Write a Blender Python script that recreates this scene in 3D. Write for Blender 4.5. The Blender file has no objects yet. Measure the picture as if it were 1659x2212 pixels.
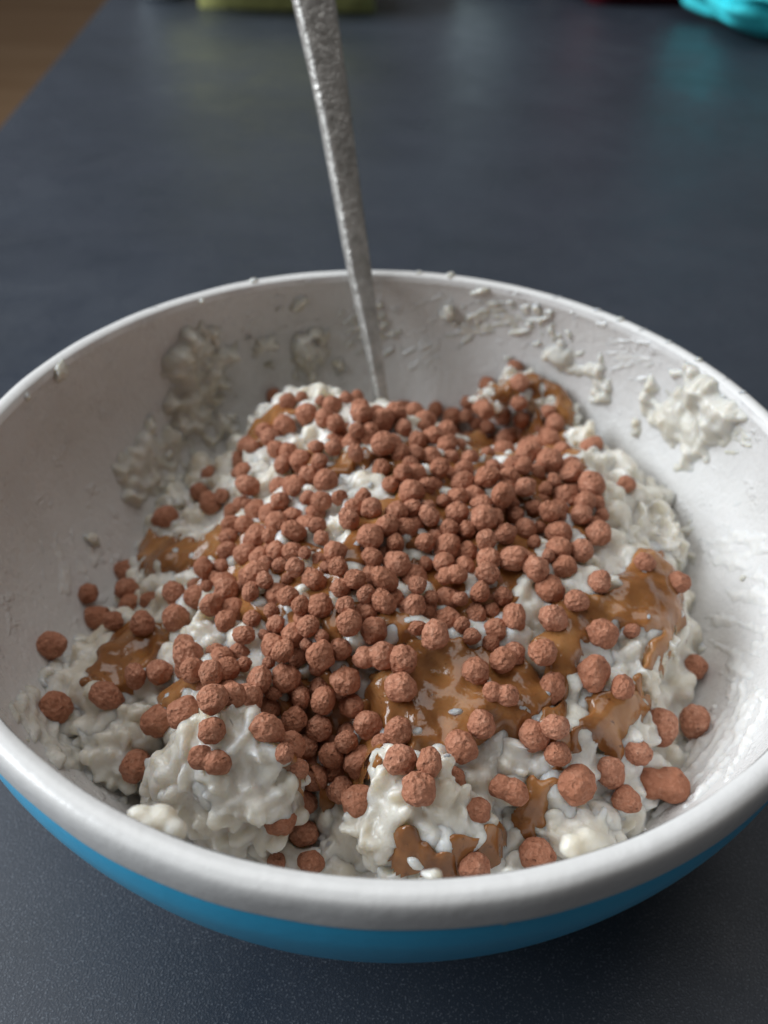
import bpy, bmesh, math, random
import numpy as np
from mathutils import Vector, Matrix, noise
from mathutils.bvhtree import BVHTree

# ------------------------------------------------------------------ camera, light, exposure
S = 0.09                      # one working unit is the bowl's rim radius, 9 cm
scene = bpy.context.scene
col = scene.collection
random.seed(7)
rng = np.random.default_rng(7)

CP = np.array([-.031, -1.576, 1.261])
EL, YAW, ROLL, FPX = math.radians(41.52), math.radians(.58), math.radians(2.4), 1900.0
fw = np.array([math.sin(YAW) * math.cos(EL), math.cos(YAW) * math.cos(EL), -math.sin(EL)])
rt = np.cross(fw, [0, 0, 1.0]); rt /= np.linalg.norm(rt)
up = np.cross(rt, fw)
c_, s_ = math.cos(ROLL), math.sin(ROLL)
rt, up = c_ * rt + s_ * up, -s_ * rt + c_ * up

cam_d = bpy.data.cameras.new('camera')
cam = bpy.data.objects.new('camera', cam_d)
col.objects.link(cam)
M = Matrix(((rt[0], up[0], -fw[0], CP[0] * S), (rt[1], up[1], -fw[1], CP[1] * S), (rt[2], up[2], -fw[2], CP[2] * S), (0, 0, 0, 1)))
cam.matrix_world = M
cam_d.sensor_fit = 'VERTICAL'
cam_d.sensor_height = 36
cam_d.lens = 36 * FPX / 2212.0
cam_d.clip_start = .005
cam_d.clip_end = 50
cam_d.dof.use_dof = True
cam_d.dof.focus_distance = 1.72 * S
cam_d.dof.aperture_fstop = cam_d.lens / (.025 * S * 1000)
scene.camera = cam

world = bpy.data.worlds.new('World')
scene.world = world
world.use_nodes = True
bg = world.node_tree.nodes['Background']
bg.inputs['Color'].default_value = (1.0, .95, .90, 1)
bg.inputs['Strength'].default_value = .08


def area_light(name, loc, target, size, sy, power, colour):
    d = bpy.data.lights.new(name, 'AREA')
    d.shape = 'RECTANGLE'
    d.size, d.size_y, d.energy, d.color = size, sy, power, colour
    o = bpy.data.objects.new(name, d)
    col.objects.link(o)
    o.location = loc
    o.rotation_euler = (Vector(target) - Vector(loc)).to_track_quat('-Z', 'Y').to_euler()


# the room's window: a big cool source on the left
area_light('window_light', (-1.36, .17, .80), (0, 0, -.02), 1.5, .85, 38, (.90, .955, 1.0))
# added overhead fill, standing in for daylight bounced off the unseen ceiling
area_light('ceiling_fill', (-.1, .55, 1.55), (0, .1, 0), 1.4, 1.4, 11, (1.0, .99, .975))

scene.view_settings.view_transform = 'Standard'
scene.view_settings.look = 'None'
scene.view_settings.exposure = 0
scene.view_settings.gamma = 1
scene.cycles.use_denoising = True
scene.cycles.max_bounces = 8


# ------------------------------------------------------------------ helpers
def ray(px, py):
    d = fw + (px - 829.5) / FPX * rt - (py - 1106) / FPX * up
    return CP, d / np.linalg.norm(d)


def on_z(px, py, z):
    o, d = ray(px, py)
    return o + d * ((z - o[2]) / d[2])


def on_y(px, py, y):
    o, d = ray(px, py)
    return o + d * ((y - o[1]) / d[1])


def depth_of(p):
    return float((np.asarray(p) - CP) @ fw)


def project(p):
    d = np.asarray(p) - CP
    z = d @ fw
    return 829.5 + FPX * (d @ rt) / z, 1106 - FPX * (d @ up) / z


def tag(o, label=None, cat=None, group=None, kind=None):
    for k, v in (('label', label), ('category', cat), ('group', group), ('kind', kind)):
        if v:
            o[k] = v
    return o


def empty(name, loc):
    o = bpy.data.objects.new(name, None)
    o.empty_display_size = .01
    col.objects.link(o)
    o.location = tuple(np.asarray(loc) * S)
    return o


def mesh_data(name, V, F, smooth=True):
    me = bpy.data.meshes.new(name)
    V = np.asarray(V, dtype=np.float32)
    if isinstance(F, np.ndarray):
        n, k = F.shape
        me.vertices.add(len(V)); me.vertices.foreach_set('co', (V * S).ravel())
        me.loops.add(n * k); me.loops.foreach_set('vertex_index', F.astype(np.int32).ravel())
        me.polygons.add(n)
        me.polygons.foreach_set('loop_start', np.arange(0, n * k, k, dtype=np.int32))
        me.update(calc_edges=True)
        me.validate()
    else:
        me.from_pydata((V * S).tolist(), [], F)
    me.update()
    if smooth:
        me.polygons.foreach_set('use_smooth', np.ones(len(me.polygons), dtype=bool))
    return me


def obj(name, me, mat, parent=None, loc=None):
    o = bpy.data.objects.new(name, me)
    col.objects.link(o)
    if mat and not me.materials:
        me.materials.append(mat)
    if parent is not None:
        o.parent = parent
        o.location = tuple(-np.asarray(parent.location))   # mesh coordinates stay world coordinates
    if loc is not None:
        o.location = tuple(np.asarray(loc) * S)
    return o


def grid_faces(nu, nv, wrap=False):
    i, j = np.meshgrid(np.arange(nu if wrap else nu - 1), np.arange(nv - 1), indexing='ij')
    i2 = (i + 1) % nu
    return np.stack([i * nv + j, i2 * nv + j, i2 * nv + j + 1, i * nv + j + 1], -1).reshape(-1, 4)


def lathe(P, n=192):
    """revolve a profile of (radius, z)"""
    P = np.array(P)
    th = np.linspace(0, 2 * np.pi, n, endpoint=False)
    V = np.stack([np.outer(np.cos(th), P[:, 0]), np.outer(np.sin(th), P[:, 0]), np.outer(np.ones(n), P[:, 1])], -1).reshape(-1, 3)
    return V, grid_faces(n, len(P), True)


def smooth_profile(P, k=8):
    """Catmull-Rom through the profile's points"""
    P = np.array(P, float)
    Q = np.vstack([2 * P[0] - P[1], P, 2 * P[-1] - P[-2]])
    out = []
    for i in range(1, len(Q) - 2):
        for t in np.linspace(0, 1, k, endpoint=False):
            a, b, c, d = Q[i - 1], Q[i], Q[i + 1], Q[i + 2]
            out.append(.5 * ((2 * b) + (c - a) * t + (2 * a - 5 * b + 4 * c - d) * t * t + (3 * b - a - 3 * c + d) * t ** 3))
    out.append(P[-1])
    return np.array(out)


def fft_noise(n, m, px, seed, power=2.0):
    """smooth random field n x m with features of about px samples, unit deviation"""
    r = np.random.default_rng(seed)
    f = np.fft.fft2(r.standard_normal((n, m)))
    kx = np.fft.fftfreq(n)[:, None]; ky = np.fft.fftfreq(m)[None]
    k = np.hypot(kx, ky) * px
    a = np.real(np.fft.ifft2(f * np.exp(-(k ** power))))
    return (a - a.mean()) / a.std()


def drag_noise(n, m, long_, short, ang, seed):
    r = np.random.default_rng(seed)
    f = np.fft.fft2(r.standard_normal((n, m)))
    kx = np.fft.fftfreq(n)[:, None]; ky = np.fft.fftfreq(m)[None]
    a, b = kx * math.cos(ang) + ky * math.sin(ang), -kx * math.sin(ang) + ky * math.cos(ang)
    q = np.real(np.fft.ifft2(f * np.exp(-((a * long_) ** 2 + (b * short) ** 2))))
    return (q - q.mean()) / q.std()


def blur(a, px):
    n, m = a.shape
    p = int(px * 3) + 1
    b = np.pad(a, p, mode='edge')
    kx = np.fft.fftfreq(b.shape[0])[:, None]; ky = np.fft.fftfreq(b.shape[1])[None]
    g = np.exp(-2 * (np.pi * px) ** 2 * (kx ** 2 + ky ** 2))
    return np.real(np.fft.ifft2(np.fft.fft2(b) * g))[p:p + n, p:p + m]


def poly_sd(X, Y, P):
    """signed distance to a polygon, positive inside"""
    P = np.asarray(P)
    d = np.full(X.shape, 1e9); inside = np.zeros(X.shape, bool)
    for a, b in zip(P, np.roll(P, -1, 0)):
        e = b - a
        wx, wy = X - a[0], Y - a[1]
        t = np.clip((wx * e[0] + wy * e[1]) / (e @ e + 1e-12), 0, 1)
        d = np.minimum(d, np.hypot(wx - t * e[0], wy - t * e[1]))
        c = ((a[1] <= Y) & (b[1] > Y)) | ((b[1] <= Y) & (a[1] > Y))
        with np.errstate(divide='ignore', invalid='ignore'):
            xi = a[0] + (Y - a[1]) / (b[1] - a[1] if b[1] != a[1] else 1e-12) * e[0]
        inside ^= c & (X < xi)
    return np.where(inside, d, -d)


def sstep(x, a, b):
    t = np.clip((x - a) / (b - a), 0, 1)
    return t * t * (3 - 2 * t)


# ------------------------------------------------------------------ materials
def lin(r, g, b):
    f = lambda c: c / 12.92 if c <= .04045 else ((c + .055) / 1.055) ** 2.4
    return (f(r / 255), f(g / 255), f(b / 255), 1)


class Mat:
    def __init__(self, name, base, rough, **kw):
        self.m = bpy.data.materials.new(name)
        self.m.use_nodes = True
        self.n, self.l = self.m.node_tree.nodes, self.m.node_tree.links
        self.b = self.n['Principled BSDF']
        self.set('Base Color', base); self.set('Roughness', rough)
        for k, v in kw.items():
            self.set(k.replace('_', ' '), v)
        self.tc = self.n.new('ShaderNodeTexCoord')

    def set(self, k, v):
        self.b.inputs[k].default_value = v

    def noise(self, scale, detail=3, rough=.55, coord='Object', distort=0, stretch=None):
        t = self.n.new('ShaderNodeTexNoise')
        t.inputs['Scale'].default_value = scale / S
        t.inputs['Detail'].default_value = detail
        t.inputs['Roughness'].default_value = rough
        t.inputs['Distortion'].default_value = distort
        src = self.tc.outputs[coord]
        if stretch:
            mp = self.n.new('ShaderNodeMapping')
            mp.inputs['Scale'].default_value = stretch
            self.l.new(src, mp.inputs['Vector']); src = mp.outputs[0]
        self.l.new(src, t.inputs['Vector'])
        return t.outputs['Fac']

    def voronoi(self, scale, feature='F1', coord='Object'):
        t = self.n.new('ShaderNodeTexVoronoi')
        t.feature = feature
        t.inputs['Scale'].default_value = scale / S
        self.l.new(self.tc.outputs[coord], t.inputs['Vector'])
        return t.outputs['Distance']

    def ramp(self, fac, stops):
        r = self.n.new('ShaderNodeValToRGB')
        e = r.color_ramp.elements
        while len(e) < len(stops):
            e.new(.5)
        for k, (p, c) in zip(e, stops):
            k.position = p
            k.color = c if len(c) == 4 else (*c, 1)
        self.l.new(fac, r.inputs['Fac'])
        return r.outputs['Color']

    def mix(self, fac, a, b, mode='MIX'):
        x = self.n.new('ShaderNodeMix')
        x.data_type = 'RGBA'; x.blend_type = mode
        for sock, v in ((x.inputs[0], fac), (x.inputs[6], a), (x.inputs[7], b)):
            if isinstance(v, (int, float, tuple)):
                sock.default_value = v
            else:
                self.l.new(v, sock)
        return x.outputs[2]

    def math(self, op, a, b=None):
        x = self.n.new('ShaderNodeMath'); x.operation = op
        for s, v in zip(x.inputs, (a, b)):
            if v is None:
                continue
            if isinstance(v, (int, float)):
                s.default_value = v
            else:
                self.l.new(v, s)
        return x.outputs[0]

    def to(self, sock, out):
        self.l.new(out, self.b.inputs[sock])

    def bump(self, h, dist, strength=1.0):
        b = self.n.new('ShaderNodeBump')
        b.inputs['Distance'].default_value = dist * S
        b.inputs['Strength'].default_value = strength
        self.l.new(h, b.inputs['Height'])
        prev = self.b.inputs['Normal'].links
        if prev:
            self.l.new(prev[0].from_socket, b.inputs['Normal'])
        self.l.new(b.outputs[0], self.b.inputs['Normal'])


# cereal puff
k = Mat('cocoa_puff', (.4, .15, .09, 1), .72)
n1 = k.noise(42, 4, .65)
n2 = k.noise(115, 3, .6)
base = k.ramp(n1, [(.3, (.26, .104, .06)), (.52, (.46, .20, .12)), (.72, (.63, .34, .235))])
base = k.mix(.5, base, k.ramp(n2, [(.3, (.24, .088, .046)), (.55, (.52, .225, .135)), (.72, (.76, .45, .32))]))
pore = k.voronoi(62)
base = k.mix(k.ramp(pore, [(.10, (.45, .45, .45)), (.22, (0, 0, 0))]), base, (.13, .045, .024, 1))
inf = k.n.new('ShaderNodeObjectInfo')
base = k.mix(k.math('MULTIPLY', inf.outputs['Random'], .5), base, (.32, .115, .055, 1))
k.to('Base Color', base)
k.bump(k.ramp(pore, [(.06, (0, 0, 0)), (.24, (1, 1, 1))]), .004, .6)
k.bump(k.voronoi(85), .008, .6)
k.bump(n1, .009, .5)
k.bump(n2, .006, .85)
k.set('Specular IOR Level', .35)
PUFF = k.m

# porridge
k = Mat('creamy_porridge', (.62, .59, .52, 1), .28)
a = k.noise(7, 4, .6)
k.to('Base Color', k.ramp(a, [(.3, (.60, .545, .44)), (.5, (.70, .665, .59)), (.75, (.78, .755, .71))]))
k.set('Subsurface Weight', .85); k.set('Subsurface Radius', (1, .82, .6)); k.set('Subsurface Scale', .06 * S)
k.bump(k.noise(30, 3, .6), .012, .35)
k.bump(k.noise(80, 2), .005, .4)
PORRIDGE = k.m

# smears that dried a little on the wall
k = Mat('dried_smear', (.77, .74, .66, 1), .22)
a = k.noise(9, 4, .65)
k.to('Base Color', k.ramp(a, [(.3, (.56, .52, .43)), (.5, (.65, .63, .57)), (.75, (.74, .73, .70))]))
k.set('Subsurface Weight', .8); k.set('Subsurface Radius', (1, .8, .55)); k.set('Subsurface Scale', .03 * S)
k.bump(k.noise(34, 4, .65), .014, .5)
SMEAR = k.m

# thin milky film dragged over the wall
k = Mat('milky_film', (.72, .715, .70, 1), .2)
k.set('Subsurface Weight', .5); k.set('Subsurface Radius', (1, .85, .7)); k.set('Subsurface Scale', .02 * S)
k.bump(k.noise(30, 4, .65), .010, .5)
FILM = k.m

# caramel / nut sauce
k = Mat('caramel_sauce', (.4, .17, .04, 1), .15)
a = k.noise(6, 4, .6, distort=.6)
b = k.noise(38, 3, .7)
cc = k.ramp(a, [(.28, (.15, .058, .020)), (.5, (.30, .128, .042)), (.72, (.46, .23, .088))])
cc = k.mix(k.ramp(b, [(.62, (0, 0, 0)), (.74, (1, 1, 1))]), cc, (.12, .045, .016, 1))
k.to('Base Color', cc)
k.set('Subsurface Weight', .5); k.set('Subsurface Radius', (1, .5, .2)); k.set('Subsurface Scale', .02 * S)
k.set('Specular IOR Level', .6)
k.bump(k.noise(24, 3), .008, .6)
SAUCE = k.m

# bowl
k = Mat('white_liner', (.79, .78, .77, 1), .24)
film = k.noise(4, 5, .65)
k.to('Base Color', k.ramp(film, [(.3, (.665, .655, .64)), (.6, (.70, .695, .69))]))
k.to('Roughness', k.ramp(k.noise(9, 5, .7), [(.35, (.16,) * 3), (.65, (.5,) * 3)]))
k.bump(k.noise(9, 7, .75, stretch=(1, 1, .4), distort=.8), .012, .5)
k.bump(k.noise(46, 3, .6), .006, .5)
k.bump(k.ramp(k.noise(14, 3, .6), [(.62, (0, 0, 0)), (.72, (1, 1, 1))]), .006, .6)
LINER = k.m
k = Mat('white_rim', (.77, .765, .755, 1), .26)
k.bump(k.noise(5, 3), .01, .35)
k.bump(k.noise(36, 3), .004, .3)
RIM = k.m
k = Mat('blue_enamel', (.02, .26, .50, 1), .28)
k.to('Base Color', k.ramp(k.noise(3, 3), [(.3, (.045, .48, .83)), (.7, (.055, .52, .88))]))
k.bump(k.noise(30, 3), .003, .3)
BLUE = k.m

# spoon
k = Mat('dull_steel', (.42, .41, .39, 1), .42, Metallic=.62)
a = k.noise(10, 4, .6, stretch=(1, 1, .25))
k.to('Roughness', k.ramp(a, [(.3, (.34,) * 3), (.7, (.55,) * 3)]))
k.to('Base Color', k.ramp(k.noise(22, 4, .7), [(.3, (.34, .33, .31)), (.7, (.62, .605, .58))]))
k.bump(k.noise(26, 4, .7), .013, .9)
STEEL = k.m

# table
k = Mat('slate_laminate', (.03, .034, .045, 1), .38)
big = k.noise(.9, 4, .6)
mid = k.noise(3.2, 4, .6, stretch=(.4, 1, 1))
tcol = k.ramp(big, [(.3, (.020, .028, .038)), (.5, (.028, .037, .052)), (.72, (.039, .050, .067))])
tcol = k.mix(k.math('MULTIPLY', mid, .6), tcol, (.040, .046, .064, 1))
grain = k.noise(210, 2, .5)
tcol = k.mix(k.ramp(grain, [(.58, (0, 0, 0)), (.70, (.8, .8, .8))]), tcol, (.13, .145, .17, 1))
k.to('Base Color', tcol)
k.to('Roughness', k.ramp(k.noise(2.4, 5, .65, distort=.5), [(.3, (.27,) * 3), (.7, (.47,) * 3)]))
k.bump(grain, .003, .4)
TABLE = k.m

k = Mat('brown_floor', (.10, .055, .028, 1), .5)
k.to('Base Color', k.ramp(k.noise(.35, 5, .6, stretch=(.25, 2, 1)), [(.3, (.62, .37, .19)), (.7, (.84, .56, .34))]))
FLOOR = k.m


def plain(name, colr, rough=.6, bump_scale=8):
    k = Mat(name, (*colr, 1), rough)
    k.to('Base Color', k.ramp(k.noise(2.5, 3), [(.3, tuple(c * .86 for c in colr)), (.7, tuple(min(1, c * 1.1) for c in colr))]))
    k.bump(k.noise(bump_scale, 3), .03, .4)
    return k.m


# ------------------------------------------------------------------ table, floor, things at the back of the table
TZ = -.82                                                   # table top height; the rim is z = 0
e0, e1 = on_z(225, 0, TZ), on_z(0, 265, TZ)                 # two points of the table's left edge
ed = (e0 - e1) / np.linalg.norm(e0 - e1)
A_, B_ = e1 - ed * 9, e0 + ed * 14
C_, D_ = np.array([16.0, B_[1] + 2, TZ]), np.array([16.0, A_[1] - 1, TZ])
bm = bmesh.new()
top = [bm.verts.new((p[0] * S, p[1] * S, TZ * S)) for p in (A_, D_, C_, B_)]
bot = [bm.verts.new((p[0] * S, p[1] * S, (TZ - .35) * S)) for p in (A_, D_, C_, B_)]
bm.faces.new(top); bm.faces.new(bot[::-1])
for i in range(4):
    j = (i + 1) % 4
    bm.faces.new((top[j], top[i], bot[i], bot[j]))
bmesh.ops.recalc_face_normals(bm, faces=bm.faces)
bmesh.ops.bevel(bm, geom=bm.edges[:], offset=.03 * S, segments=3, affect='EDGES')
me = bpy.data.meshes.new('table'); bm.to_mesh(me); bm.free()
troot = empty('table', (0, 3, TZ - 8.3))
obj('tabletop', me, TABLE, troot)
tag(troot, 'dark blue grey slate look table under the bowl', 'table')

FZ = TZ - 8.3
V = np.array([[-60, -40, FZ], [60, -40, FZ], [60, 80, FZ], [-60, 80, FZ]], float)
fl = obj('floor', mesh_data('floor', V, [(0, 1, 2, 3)], False), FLOOR)
fl['kind'] = 'structure'


def soft_box(name, centre, size, rotz, mat, seed, wob=.03, sub=5, bev=.12):
    """a closed packet-like solid, bevelled and a little uneven"""
    bm = bmesh.new()
    bmesh.ops.create_cube(bm, size=1)
    for v in bm.verts:
        v.co = Vector((v.co.x * size[0], v.co.y * size[1], v.co.z * size[2]))
    bmesh.ops.bevel(bm, geom=bm.edges[:], offset=bev, segments=3, affect='EDGES')
    bmesh.ops.subdivide_edges(bm, edges=[e for e in bm.edges if e.calc_length() > .4], cuts=sub, use_grid_fill=True)
    cr, sr = math.cos(rotz), math.sin(rotz)
    for v in bm.verts:
        n = noise.noise_vector(v.co * 1.7 + Vector((seed, 0, 0))) * wob
        p = v.co + n
        v.co = Vector((centre[0] + cr * p.x - sr * p.y, centre[1] + sr * p.x + cr * p.y, max(TZ + .004, centre[2] + p.z))) * S
    me = bpy.data.meshes.new(name); bm.to_mesh(me); bm.free()
    me.polygons.foreach_set('use_smooth', np.ones(len(me.polygons), dtype=bool))
    return obj(name, me, mat)


p0, p1 = on_z(358, 20, TZ), on_z(870, 34, TZ)
ang = math.atan2(p1[1] - p0[1], p1[0] - p0[0])
w = np.linalg.norm(p1 - p0)
mid_ = (p0 + p1) / 2
nrm = np.array([-math.sin(ang), math.cos(ang), 0])
c = mid_ + nrm * .5
tag(soft_box('packet', (c[0], c[1], TZ + .42), (w, 1.5, .84), ang, plain('yellow_wrap', (.8, .8, .3), .4), 3, .04, bev=.3), 'blurred yellow green packet lying at the back behind the spoon handle', 'packet')
p0, p1 = on_z(1255, 20, TZ), on_z(1480, 22, TZ)
ang = math.atan2(p1[1] - p0[1], p1[0] - p0[0]); w = np.linalg.norm(p1 - p0) + .3
c = (p0 + p1) / 2 + np.array([.1, .8, 0])
tag(soft_box('box', (c[0], c[1], TZ + .6), (w, 1.4, 1.2), ang, plain('dark_red_card', (.11, .006, .014), .4), 8, .02), 'blurred dark red box beside the turquoise cloth at the back', 'box')

# a crumpled cloth
cu, cv = 90, 60
c0 = on_z(1622, 84, TZ)
U, Vv = np.meshgrid(np.linspace(0, 1, cu), np.linspace(0, 1, cv), indexing='ij')
th = U * 2 * np.pi
sh = 1 + .10 * np.sin(3 * th + 1.1) + .07 * np.sin(5 * th + .4)
rad = np.sin(np.clip(Vv * np.pi, .001, np.pi - .001)) ** .55
fold = .10 * np.sin(9 * th + 6 * Vv) * np.sin(np.pi * Vv) + .10 * fft_noise(cu, cv, 9, 4) * np.sin(np.pi * Vv)
rx, ry = 1.05 * sh * (rad + fold * .6), .85 * sh * (rad + fold * .6)
X = c0[0] + .48 + rx * np.cos(th); Y = c0[1] + .45 + ry * np.sin(th)
Z = TZ + .005 + .34 * (1 - np.cos(Vv * np.pi)) * (1 + .35 * fold * 3)
Z = np.maximum(Z - .22 * np.exp(-(((Z - TZ - .3) / .07) ** 2)) * 0, TZ + .004)
groove = np.exp(-((Vv - .46) / .035) ** 2) * sstep(np.cos(th + 1.15), .2, .75)
X -= .35 * groove * np.cos(th); Y -= .35 * groove * np.sin(th)
cl = obj('cloth', mesh_data('cloth', np.stack([X, Y, Z], -1).reshape(-1, 3), grid_faces(cu, cv)), plain('turquoise_cotton', (.05, .70, .78), .8, 14))
tag(cl, 'crumpled turquoise cloth on the far right of the table', 'cloth')

# a pale tumbler and a pale mug further back (their feet and reflections show)
def lathe_thing(name, base, P, mat, n=48):
    V, F = lathe(P, n)
    V = V + np.array([base[0], base[1], TZ + .004])
    return obj(name, mesh_data(name, V, F), mat)


g = on_z(344, -2, TZ)
tag(lathe_thing('tumbler', g + np.array([0, .12, 0]), [(0, 0), (.20, 0), (.23, .05), (.28, .9), (.30, 1.2), (.28, 1.2), (.25, .9), (.2, .1), (0, .1)], plain('pale_glass', (.42, .47, .5), .15)), 'pale grey tumbler at the back left beside the yellow packet', 'tumbler')
g = on_z(1090, -14, TZ)
tag(lathe_thing('mug', g + np.array([0, .4, 0]), [(0, 0), (.40, 0), (.46, .05), (.5, .3), (.52, 1.0), (.52, 1.25), (.49, 1.25), (.47, .3), (.4, .1), (0, .1)], plain('pale_ceramic', (.55, .68, .7), .2)), 'pale mug at the back between the packet and the red box', 'mug')

# ------------------------------------------------------------------ the bowl
INN = [(.963, -.004), (.960, -.022), (.964, -.05), (.966, -.12), (.960, -.2), (.940, -.28), (.908, -.36), (.855, -.45), (.778, -.55), (.672, -.65), (.57, -.715), (.38, -.755), (.0, -.765)]
OUT = [(1.0, -.085), (1.003, -.12), (1.000, -.17), (.981, -.25), (.946, -.35), (.890, -.45), (.811, -.55), (.705, -.65), (.61, -.73), (.56, -.77), (.545, -.80), (.53, TZ + .001), (0, TZ + .001)]
RIMP = [(1.0, -.088), (1.007, -.078), (1.009, -.05), (1.008, -.025), (1.003, -.008), (.993, .0), (.982, .002), (.972, .0), (.963, -.006), (.959, -.02)]
inn = smooth_profile(INN, 6)
ri_z = lambda z: np.interp(-np.asarray(z), -inn[:, 1], inn[:, 0])
bowl = empty('bowl', (0, 0, TZ))
V, F = lathe(smooth_profile(OUT, 5)); obj('outer_shell', mesh_data('outer_shell', V, F), BLUE, bowl)
V, F = lathe(inn); obj('inner_wall', mesh_data('inner_wall', V, F[:, ::-1]), LINER, bowl)
V, F = lathe(smooth_profile(RIMP, 5), 256)
jit = np.array([noise.noise(Vector(p) * 7) for p in V])[:, None]
V = V * (1 + .0022 * jit)
obj('rim', mesh_data('rim', V, F), RIM, bowl)
tag(bowl, 'round mixing bowl, white inside with a thick white rim and blue outside', 'bowl')

# ------------------------------------------------------------------ the porridge
CTRL = [  # pixel, height: where the surface stands
    (100, 1470, -.46), (180, 1400, -.55), (310, 1705, -.60), (285, 1650, -.52), (480, 1650, -.24), (500, 1830, -.50), (500, 1560, -.26), (390, 1640, -.36),
    (380, 1530, -.35), (240, 1570, -.43), (150, 1560, -.46), (650, 1620, -.44), (610, 1780, -.48), (700, 1720, -.45), (640, 1860, -.48), (760, 1840, -.5), (420, 1790, -.5),
    (900, 1720, -.27), (860, 1800, -.36), (930, 1860, -.36), (1050, 1800, -.43), (1180, 1780, -.40), (1260, 1730, -.40), (1100, 1650, -.33),
    (1430, 1590, -.46), (1500, 1570, -.54), (1390, 1700, -.46), (1300, 1500, -.32), (1290, 1610, -.36), (1270, 1430, -.29), (1390, 1290, -.26), (1455, 1310, -.34), (1500, 1370, -.56),
    (1420, 1470, -.44), (1390, 1130, -.33), (1440, 1130, -.40), (1490, 1200, -.54), (1280, 1200, -.27), (1100, 1050, -.22), (1230, 1010, -.25), (1285, 980, -.31), (1345, 1000, -.48),
    (1150, 850, -.27), (1215, 880, -.29), (900, 890, -.35), (700, 870, -.32), (600, 880, -.31), (750, 1050, -.20), (760, 1150, -.19), (850, 1250, -.22), (600, 1150, -.26),
    (490, 1150, -.36), (390, 1170, -.46), (330, 1080, -.52), (440, 1050, -.47), (330, 1210, -.48), (270, 1260, -.63), (230, 1330, -.61), (300, 1400, -.43), (430, 1300, -.35),
    (550, 1350, -.27), (480, 1450, -.29), (350, 1480, -.38), (700, 1400, -.24), (900, 1400, -.24), (930, 1550, -.31), (1000, 1450, -.28), (1100, 1400, -.26), (800, 1600, -.36)]
cx = np.array([on_z(a, b, z) for a, b, z in CTRL])
far = np.array([[x, y, -.5] for x, y in ((0, .77), (.2, .75), (-.2, .75), (.42, .72), (0, .86), (.3, .84), (-.3, .82), (.55, .7), (-.5, .72), (-.62, .6))])
cx = np.vstack([cx, far])


def tps(P, lam=.002):
    n = len(P)
    d2 = ((P[:, None, :2] - P[None, :, :2]) ** 2).sum(-1)
    K = .5 * d2 * np.log(d2 + 1e-12)
    A = np.zeros((n + 3, n + 3))
    A[:n, :n] = K + lam * np.eye(n)
    A[:n, n] = 1; A[:n, n + 1:] = P[:, :2]; A[n, :n] = 1; A[n + 1:, :n] = P[:, :2].T
    w_ = np.linalg.solve(A, np.concatenate([P[:, 2], np.zeros(3)]))

    def f(X, Y):
        d2 = (X[..., None] - P[:, 0]) ** 2 + (Y[..., None] - P[:, 1]) ** 2
        return (.5 * d2 * np.log(d2 + 1e-12)) @ w_[:n] + w_[n] + w_[n + 1] * X + w_[n + 2] * Y
    return f


macro = tps(cx)
macro_h = lambda X, Y: np.clip(macro(X, Y), -.70, -.12)


def ico(sub):
    bm = bmesh.new()
    bmesh.ops.create_icosphere(bm, subdivisions=sub, radius=1)
    bm.verts.ensure_lookup_table()
    V = np.array([v.co for v in bm.verts]); F = np.array([[v.index for v in f.verts] for f in bm.faces])
    bm.free()
    return V, F


IV, IF = ico(2)


def rand_rot():
    q = rng.standard_normal(4); q /= np.linalg.norm(q)
    a, b, c, d = q
    return np.array([[1 - 2 * (c * c + d * d), 2 * (b * c - a * d), 2 * (b * d + a * c)], [2 * (b * c + a * d), 1 - 2 * (b * b + d * d), 2 * (c * d - a * b)], [2 * (b * d - a * c), 2 * (c * d + a * b), 1 - 2 * (b * b + c * c)]])


def blob_set(centres, rmin, rmax):
    Vs, Fs, off = [], [], 0
    for c in centres:
        r = rng.uniform(rmin, rmax)
        ax = r * np.array([1, rng.uniform(.55, .95), rng.uniform(.38, .75)])
        Vs.append((IV * ax) @ rand_rot().T + c); Fs.append(IF + off); off += len(IV)
    return np.vstack(Vs), np.vstack(Fs)


def remeshed(name, V, F3, voxel, smooth_it):
    me = mesh_data('raw', V, F3)
    o = bpy.data.objects.new('raw', me); col.objects.link(o)
    md = o.modifiers.new('r', 'REMESH'); md.mode = 'VOXEL'; md.voxel_size = voxel * S
    md.use_smooth_shade = True
    sm = o.modifiers.new('s', 'SMOOTH'); sm.factor = .5; sm.iterations = smooth_it
    dg = bpy.context.evaluated_depsgraph_get()
    out = bpy.data.meshes.new_from_object(o.evaluated_get(dg))
    out.name = name
    bpy.data.objects.remove(o); bpy.data.meshes.remove(me)
    return out


def coords(me):
    a = np.empty(len(me.vertices) * 3, np.float32); me.vertices.foreach_get('co', a)
    return a.reshape(-1, 3).astype(float) / S


def set_coords(me, A):
    me.vertices.foreach_set('co', (A * S).astype(np.float32).ravel()); me.update()


def normals(me):
    a = np.empty(len(me.vertices) * 3, np.float32); me.vertices.foreach_get('normal', a)
    return a.reshape(-1, 3).astype(float)


def into_bowl(A, m=.010):
    rr = np.hypot(A[:, 0], A[:, 1]); lim = ri_z(np.clip(A[:, 2], -.76, -.004)) + m
    f = np.where(rr > lim, lim / np.maximum(rr, 1e-6), 1)
    A[:, 0] *= f; A[:, 1] *= f
    A[:, 2] = np.maximum(A[:, 2], -.76)
    return A


def roughen(me, amps):
    A, N = coords(me), normals(me)
    d = np.zeros(len(A))
    for sc, am in amps:
        d += am * np.array([noise.noise(Vector(p) * sc) for p in A])
    d += np.array([.014 * (min(abs(noise.noise(Vector(p) * 17)), .35) - .17) for p in A])
    set_coords(me, into_bowl(A + N * d[:, None]))
    me.polygons.foreach_set('use_smooth', np.ones(len(me.polygons), dtype=bool))


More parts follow.
